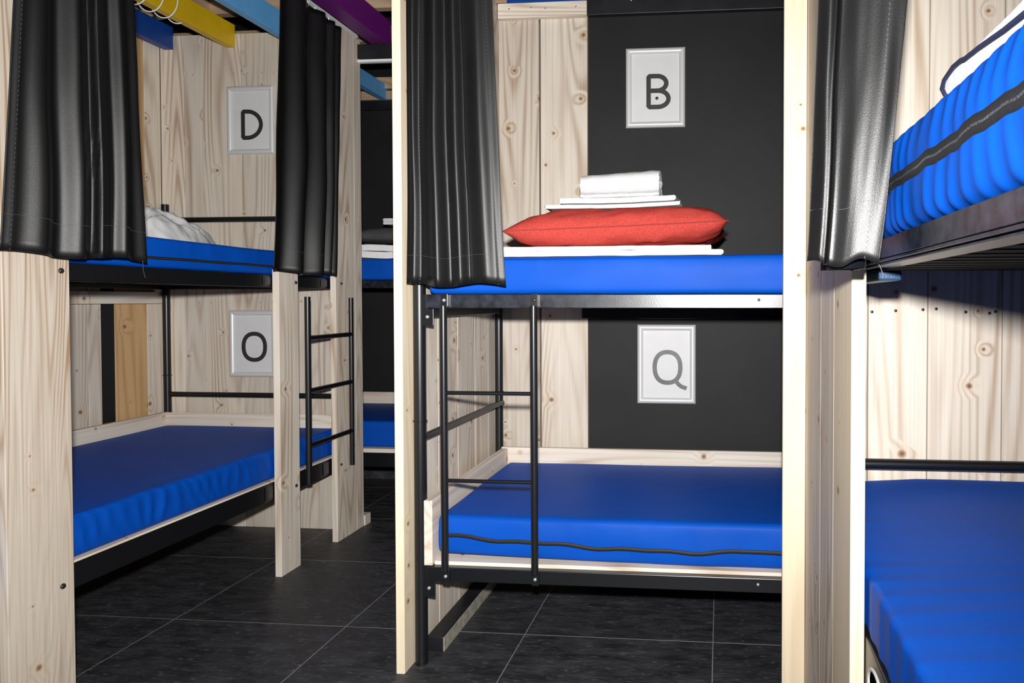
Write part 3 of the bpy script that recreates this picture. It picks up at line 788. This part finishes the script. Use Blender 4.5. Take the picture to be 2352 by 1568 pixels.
def sign(letter, x0, x1, z0, z1, yw, label):
    t = Thing('letter_sign', ((x0+x1)/2, yw, z0), label, 'sign', None)
    prof = [(0, 0), (0, .006), (.002, .0095), (.006, .013), (.011, .0145), (.016, .0135), (.021, .0095), (.0238, .006), (.0245, .003)]
    mb = MB()
    cs = [(x0, z0, 1, 1), (x1, z0, -1, 1), (x1, z1, -1, -1), (x0, z1, 1, -1)]
    for s_ in range(4):
        a, b = cs[s_], cs[(s_+1) % 4]
        rows = [[(c[0]+c[2]*i, yw-h, c[1]+c[3]*i) for i, h in prof] for c in (a, b)]
        mb.grid(rows, True)
    fr = t.part('frame', mb, ALU)
    pp = t.part('paper', MB().box(x0+.003, x1-.003, yw-.0035, yw-.0005, z0+.003, z1-.003), PAPER)
    w, h = x1-x0, z1-z0
    U = lambda u, v: (x0+u*w, z1-v*h)
    mb = MB(); y = yw-.0048
    if letter == 'B':
        sw = .0185; l, tp = U(.385, .355); r_, bt = U(.695, .742); mid = U(0, .538)[1]
        stroke(mb, [(l, bt), (l, tp)], sw, y)
        rz = (tp-mid)/2
        stroke(mb, [(l, tp), (l+.035, tp)]+arc(l+.035, tp-rz, .037, rz, 90, -90)+[(l, mid)], sw, y-.0001)
        rz = (mid-bt)/2
        stroke(mb, [(l, mid), (l+.038, mid)]+arc(l+.038, mid-rz, .043, rz, 90, -90)+[(l, bt)], sw, y-.0002)
        ink = INK
    elif letter == 'D':
        sw = .0195; l, tp = U(.335, .372); r_, bt = U(.715, .757)
        rz = (tp-bt)/2
        stroke(mb, [(l, bt), (l, tp)], sw, y)
        stroke(mb, [(l, tp), (l+.022, tp)]+arc(l+.022, tp-rz, r_-l-.022, rz, 90, -90, 28)+[(l, bt)], sw, y-.0001)
        ink = INK
    elif letter == 'O':
        sw = .0195; a = U(.525, .548)
        stroke(mb, superell(a[0], a[1], .0545, .0625), sw, y, closed=True); ink = INK
    else:
        sw = .0180; a = U(.518, .541)
        stroke(mb, superell(a[0], a[1], .0525, .0625), sw, y, closed=True)
        q = [U(*c_) for c_ in ((.665, .715), (.70, .75), (.755, .782), (.845, .805))]
        stroke(mb, q, .0165, y-.0001, cap=False); ink = INK_SHEEN
    t.part('letter', mb, ink, pp, label='printed letter ' + letter)
    if letter == 'B':
        c_ = U(.525, .633); t.part('screw', screw_head((c_[0], yw-.0035, c_[1]), 1, .0066, .003), BOLT_D, pp)
    return t
sign('D', -2.3465, -2.109, 1.786, 2.109, YD, 'silver framed sign with the letter D on the upper left plank wall')
sign('O', -2.3475, -2.11, .724, 1.044, YD, 'silver framed sign with the letter O, half behind the upright, lower left')
sign('B', -.3855, -.144, 1.792, 2.113, YB+.004, 'silver framed sign with the letter B on the black panel, above the towels')
sign('Q', -.339, -.1, .669, .992, YB+.004, 'silver framed sign with the letter Q on the black panel, lower middle bed')

# ------------------------------------------------------------------ bedding
def pillow(t, cx, cy, hx, hy, zc, up, dn, mat, flat_top=None, flat_bot=None, tilt=0., nu=60, nv=44, seed=0., wrk=.006, eu=5., tv=0.):
    def zt(u, v):
        return max(0, (1-abs(u)**eu))**.62*max(0, (1-abs(v)**4))**.62
    def edge(u, v):
        px = 1-.045*(1-u*u)*(abs(v)**6)*0-.05*(1-abs(v)**2)*abs(u)**8
        py = 1-.07*(1-abs(u)**2)*abs(v)**8
        return cx+u*hx*px, cy+v*hy*py
    def surf(sg):
        rows = []
        for i in range(nu+1):
            u = math.sin((i/nu*2-1)*PI/2); row = []
            for j in range(nv+1):
                v = math.sin((j/nv*2-1)*PI/2)
                x, y = edge(u, v); k = zt(u, v)
                z = (up if sg > 0 else dn)*k
                z += wrk*k**.5*(N3(u*2.5+seed, v*4, sg*3.)+.6*N3(u*6+seed, v*9, sg*5.)+.45*(1-min(1, 3*abs(N3(u*5+seed, v*3+u*2, sg*9.)))))*min(1, 3*k)
                zz = zc+sg*z+tilt*u+tv*v
                if sg > 0 and flat_top is not None: zz = min(zz, flat_top+.15*(zz-flat_top)) if zz > flat_top else zz
                if sg < 0 and flat_bot is not None and zz < flat_bot: zz = flat_bot
                row.append((x, y, zz))
            rows.append(row)
        return rows
    mb = MB().grid(surf(1), True); mb.grid(surf(-1)[::-1], True)
    o = t.part('case', mb, mat, merge=True)
    path = []
    for i in range(80):
        a = i/20
        s_ = int(a); k = (a-s_)*2-1
        u, v = [(k, -1), (1, k), (-k, 1), (-1, -k)][s_]
        x, y = edge(u, v); path.append((x+math.copysign(.001, u)*(abs(u) > .99), y+math.copysign(.001, v)*(abs(v) > .99), zc+tilt*u+tv*v))
    return o, path
t = Thing('pillow', (-.31, 2.29, 1.252), 'red pillow on the white sheet of the upper middle bed', 'pillow')
o, path = pillow(t, -.312, 2.30, .333, .225, 1.307, .066, .062, RED, 1.3695, 1.2535, .012, seed=3., wrk=.010)
t.part('seam', MB().tube(path, .0021, 6, closed=True), RED_S, o)

def folded(x0, x1, y0, y1, z0, layers, th, bow, ny=14, left_round=True, seed=0.):
    """cloth folded back and forth: a serpentine strip in XZ, carried along Y; bow(x,y)-> dz"""
    cl = []; pitch = th*1.02
    for k in range(layers):
        z = z0+th/2+k*pitch; n = 30
        xs = [x0+th*.6+(x1-x0-th*1.2)*i/n for i in range(n+1)]
        if k % 2: xs = xs[::-1]
        cl += [(x, z) for x in xs]
        if k < layers-1:
            xe = xs[-1]; sg = 1 if k % 2 == 0 else -1
            cl += [(xe+sg*pitch*.5*math.sin(a), z+pitch/2-pitch/2*math.cos(a)) for a in (PI/6, PI/3, PI/2, 2*PI/3, 5*PI/6)]
    up = []; dn = []
    m = len(cl)
    for i in range(m):
        a = Vector(cl[max(0, i-1)]); b = Vector(cl[min(m-1, i+1)]); d = (b-a).normalized(); n = Vector((-d.y, d.x))*th*.485
        up.append((cl[i][0]+n.x, cl[i][1]+n.y)); dn.append((cl[i][0]-n.x, cl[i][1]-n.y))
    e = Vector(cl[-1])-Vector(cl[-2]); e = e.normalized()*th*.35
    s0 = Vector(cl[1])-Vector(cl[0]); s0 = s0.normalized()*th*.35
    poly = up+[(cl[-1][0]+e.x, cl[-1][1]+e.y)]+dn[::-1]+[(cl[0][0]-s0.x, cl[0][1]-s0.y)]
    rows = []
    for j in range(ny+1):
        v = j/ny; ed = .5*th*max(0, 1-min(v, 1-v)*ny*.9)*0
        y = y0+(y1-y0)*v
        rows.append([(x+.003*N3(z*40, y*9, seed), y+.0035*N3(x*14, z*60, seed+2), z+bow(x, y)+.0012*N3(x*20, y*20, seed+4)) for x, z in poly])
    mb = MB().grid(rows, True, cv=True)
    n = len(poly)
    # end caps as strips between the two sides of the band
    for r in (rows[0], rows[-1]):
        k = m; vs = list(r); fs = []
        for i in range(m-1): fs.append((i, i+1, n-3-i, n-2-i))
        mb.add(vs, fs)
    return mb
# white sheet under the pillow
def bow_u(x, y): return 0.0
t = Thing('bed_sheet', (-.33, 2.3, 1.222), 'white folded sheet between the red pillow and the blue mattress', 'sheet')
def mat_top(x): return .0035*x
o1 = t.part('lower_fold', folded(-.72, .005, 2.085, 2.52, 1.2225, 2, .008, lambda x, y: .0045*x, seed=1.), WHITE)
t.part('upper_fold', folded(-.74, -.02, 2.095, 2.52, 1.2395, 1, .0125, lambda x, y: .0045*x+.010*max(0, -(x+.5)/.2)*0, seed=2.), WHITE)
# two folded sheets and a towel on the pillow
def bow_s(x, y): return .010*((x+.33)/.2)**2*(1 if x > -.33 else .35)+.012*(x+.33)
single('folded_sheet', folded(-.542, -.115, 2.17, 2.44, 1.3712, 1, .0115, lambda x, y: bow_s(x, y)*.55+.004*max(0, (y-2.3)/.1), seed=5.), WHITE, (-.33, 2.3, 1.37),
       'flat white folded sheet lying directly on the red pillow', 'sheet')
single('folded_sheet', folded(-.497, -.137, 2.175, 2.43, 1.3872, 2, .0078, lambda x, y: bow_s(x, y)*.58+.004*max(0, (y-2.3)/.1)+.014*max(0, (x+.21)/.07)**2*max(0, (y-2.2)/.2), seed=8.), WHITE, (-.31, 2.3, 1.385),
       'thicker white folded sheet under the rolled towel', 'sheet')
def towel_roll(cx0, cx1, cy, cz, ry, rz, th, turns, slope, seed=0.):
    n = 150; cl = []
    a0 = -PI*.72
    for i in range(n+1):
        k = i/n; a = a0+k*turns*2*PI; sc = (1-k*.80)
        c, s_ = math.cos(a), math.sin(a); e = 2/2.7
        cl.append((cy+ry*sc*math.copysign(abs(c)**e, c), cz+rz*sc*math.copysign(abs(s_)**e, s_)))
    up = []; dn = []
    for i in range(n+1):
        a = Vector(cl[max(0, i-1)]); b = Vector(cl[min(n, i+1)]); d = (b-a).normalized(); q = Vector((-d.y, d.x))*th/2
        up.append((cl[i][0]+q.x, cl[i][1]+q.y)); dn.append((cl[i][0]-q.x, cl[i][1]-q.y))
    poly = up+dn[::-1]; rows = []; m = 26
    for j in range(m+1):
        u = j/m; x = cx0+(cx1-cx0)*u; sh = 1-.05*(1-min(1, min(u, 1-u)*12))
        rows.append([(x+.003*N3(y*60, z*60, seed)*(1 if j in (0, m) else 0), cy+(y-cy)*sh+.0012*N3(x*40, z*50, seed), cz+(z-cz)*sh+slope*(x-cx0)*(max(0, (z-cz)/rz)*.5+.25)+.0018*N3(x*30, y*40, seed+3)) for y, z in poly])
    mb = MB().grid(rows, True, cv=True); L = len(poly)
    for r in (rows[0], rows[-1]): mb.add(list(r), [(i, i+1, L-2-i, L-1-i) for i in range(n)])
    return mb
single('rolled_towel', towel_roll(-.437, -.190, 2.275, 1.4485, .075, .0385, .0105, 2.6, .085, 3.), TERRY, (-.31, 2.27, 1.41),
       'thick white rolled terry towel on top of the stack on the red pillow', 'towel')

# crumpled duvet on the upper left bed
def crumple(cx, cy, z0, rx, ry, h, seed, nu=90, nv=90, fine=.018):
    rows = []
    for i in range(nu+1):
        u = i/nu*2-1; row = []
        for j in range(nv+1):
            v = j/nv*2-1
            # square to disc
            x = u*math.sqrt(max(0, 1-v*v/2)); y = v*math.sqrt(max(0, 1-u*u/2)); r = math.sqrt(x*x+y*y)
            k = max(0, 1-r**2.2)**.62
            n_ = N3(x*2+seed, y*2, 1)*.35; rid = 0
            for f, a in ((3.2, .5), (6.5, .28), (12., .14)):
                q = N3(x*f+seed+n_*2, y*f*.7+n_, 3); rid += a*(1-min(1, abs(q)*2.6))
            z = z0+h*k*(1+n_*.5)+fine*rid*min(1, k*2.5)
            row.append((cx+rx*x*(1+.05*N3(y*5, seed, 2)), cy+ry*y*(1+.05*N3(x*5, seed, 4)), z))
        rows.append(row)
    return MB().grid(rows, True)
t = Thing('duvet', (-2.43, 2.72, 1.292), 'crumpled white duvet on the upper left bed, beside the leftmost curtain', 'duvet')
t.part('cover', crumple(-2.40, 2.70, 1.2935, .25, .44, .145, 4.2, nu=120, nv=120, fine=.05), DUVET, solid=0)

# bedding on the far upper bed
t = Thing('duvet', (-1.6, 3.75, 1.304), 'folded white duvet on the far upper bed, below the grey pillow', 'duvet')
def bow_f(x, y): return .008*N3(x*9, y*7, 2)
t.part('lower_fold', folded(-2.0, -1.2, 3.53, 4.0, 1.3075, 1, .034, bow_f, seed=11.), DUVET)
t.part('upper_fold', folded(-2.02, -1.2, 3.535, 4.0, 1.343, 1, .032, lambda x, y: .010*N3(x*11, y*5, 6), seed=12.), DUVET)
t = Thing('pillow', (-1.62, 3.78, 1.378), 'dark grey pillow on the white duvet of the far upper bed', 'pillow')
o, path = pillow(t, -1.62, 3.78, .32, .24, 1.417, .060, .030, GREYC, None, 1.3895, seed=9.)
t.part('seam', MB().tube(path, .002, 6, closed=True), GREYC, o)
single('folded_sheet', folded(-1.765, -1.5, 3.62, 3.92, 1.488, 2, .016, lambda x, y: .02*max(0, (-1.70-x)/.07)*0-.05*(x+1.765)*(.4 if x < -1.68 else .4), seed=14.), WHITE, (-1.6, 3.77, 1.467),
       'white striped folded sheet on the dark grey pillow far back', 'sheet')
single('rolled_towel', towel_roll(-1.712, -1.5, 3.77, 1.552, .06, .026, .010, 2.2, .0, 7.), TERRY, (-1.6, 3.77, 1.49),
       'white rolled towel on the folded sheet over the grey pillow far back', 'towel')

# bedding on the right upper bed
t = Thing('pillow', (.5, .75, 1.35), 'white striped cushion with navy edging on the bright blue upper right mattress', 'pillow')
def stripes_mat():
    m, nt, b = new_mat('striped_cotton')
    tc = nd(nt, 'ShaderNodeTexCoord'); sp = nd(nt, 'ShaderNodeSeparateXYZ'); nt.links.new(tc.outputs['Object'], sp.inputs[0])
    s_ = math_(nt, 'SINE', math_(nt, 'MULTIPLY', sp.outputs[1], 260))
    nt.links.new(mixc(nt, mrange(nt, s_, .75, 1), (.66, .66, .68), (.48, .50, .55)), b.inputs['Base Color']); b.inputs['Roughness'].default_value = .85
    return m
STR = stripes_mat()
def d_c(p, n): return Vector((0, 0, .005*N3(p.x*7, p.y*8, 2)*max(0, n.z)+.0035*(1-abs(n.z))*N3(p.y*16, p.z*20, 5)-.004*max(0, n.z)*max(0, (.72-p.y)/.3)))
o = t.part('case', rbox(.287, .75, .42, .972, 1.3512, 1.384, .013, (.02, .014, .01), d_c), STR, merge=True)
ep = [(.300, .974, 1.3545), (.291, .9735, 1.358), (.2855, .968, 1.364), (.2845, .955, 1.372), (.2842, .92, 1.377), (.2842, .89, 1.3755), (.2842, .875, 1.3725), (.2842, .83, 1.3695), (.2842, .76, 1.3625), (.2842, .66, 1.357), (.2842, .5, 1.355)]
t.part('navy_edging', MB().tube(ep, .0030, 8), NAVY, o, label='navy blue edging')
single('folded_sheet', folded(.315, .70, .40, .80, 1.3875, 2, .011, lambda x, y: .010*N3(x*8, y*9, 3)+.003, seed=18.), STR, (.53, .63, 1.388),
       'white striped folded cloth on the navy edged cushion, upper right bed', 'sheet')

# repeats share a group
GROUPS = {'bunk_bed': 'steel bunk beds in the dormitory', 'mattress': 'blue mattresses on the bunks', 'curtain': 'black bunk curtains',
          'curtain_track': 'white curtain tracks', 'letter_sign': 'framed bunk letters', 'upright_board': 'upright boards between the bunks',
          'guard_board': 'boards around the lower mattresses', 'ceiling_beam': 'painted beams overhead', 'ceiling_joist': 'brown joists overhead',
          'folded_sheet': 'folded white sheets on the upper beds', 'rolled_towel': 'rolled white towels on the upper beds'}
for o in bpy.data.objects:
    k = o.name.split('.')[0]
    if o.parent is None and k in GROUPS and 'category' in o: o['group'] = GROUPS[k]

# ------------------------------------------------------------------ light: the flash on the camera, and dim ambience
H = 1.09; YAW = math.atan(152/1650.); PITCH = math.atan(34/1650.)
L = bpy.data.lights.new('camera_flash', 'AREA'); L.shape = 'DISK'; L.size = .05; L.spread = math.radians(130); L.energy = 54; L.color = (1, .985, .96)
lo = bpy.data.objects.new('camera_flash', L); COL.objects.link(lo); lo.location = (.0, -.02, H+.13)
lo.rotation_euler = (PI/2-.02, 0, .40)
w = bpy.data.worlds.new('room_ambience'); S.world = w; w.use_nodes = True
w.node_tree.nodes['Background'].inputs[0].default_value = (.85, .92, 1.0, 1); w.node_tree.nodes['Background'].inputs[1].default_value = .05

# ------------------------------------------------------------------ camera
cam = bpy.data.cameras.new('camera'); co = bpy.data.objects.new('camera', cam); COL.objects.link(co)
cam.sensor_width = 36; cam.sensor_fit = 'HORIZONTAL'; cam.lens = 1650/2352*36
cam.shift_x = -(1503-1176)/2352; cam.shift_y = -(784-724)/2352
cam.clip_start = .02
co.location = (0, 0, H); co.rotation_euler = (PI/2-PITCH, 0, YAW)
S.camera = co
S.view_settings.view_transform = 'Standard'; S.view_settings.look = 'None'; S.view_settings.gamma = 1; S.view_settings.use_curve_mapping = False
S.view_settings.exposure = 0.12
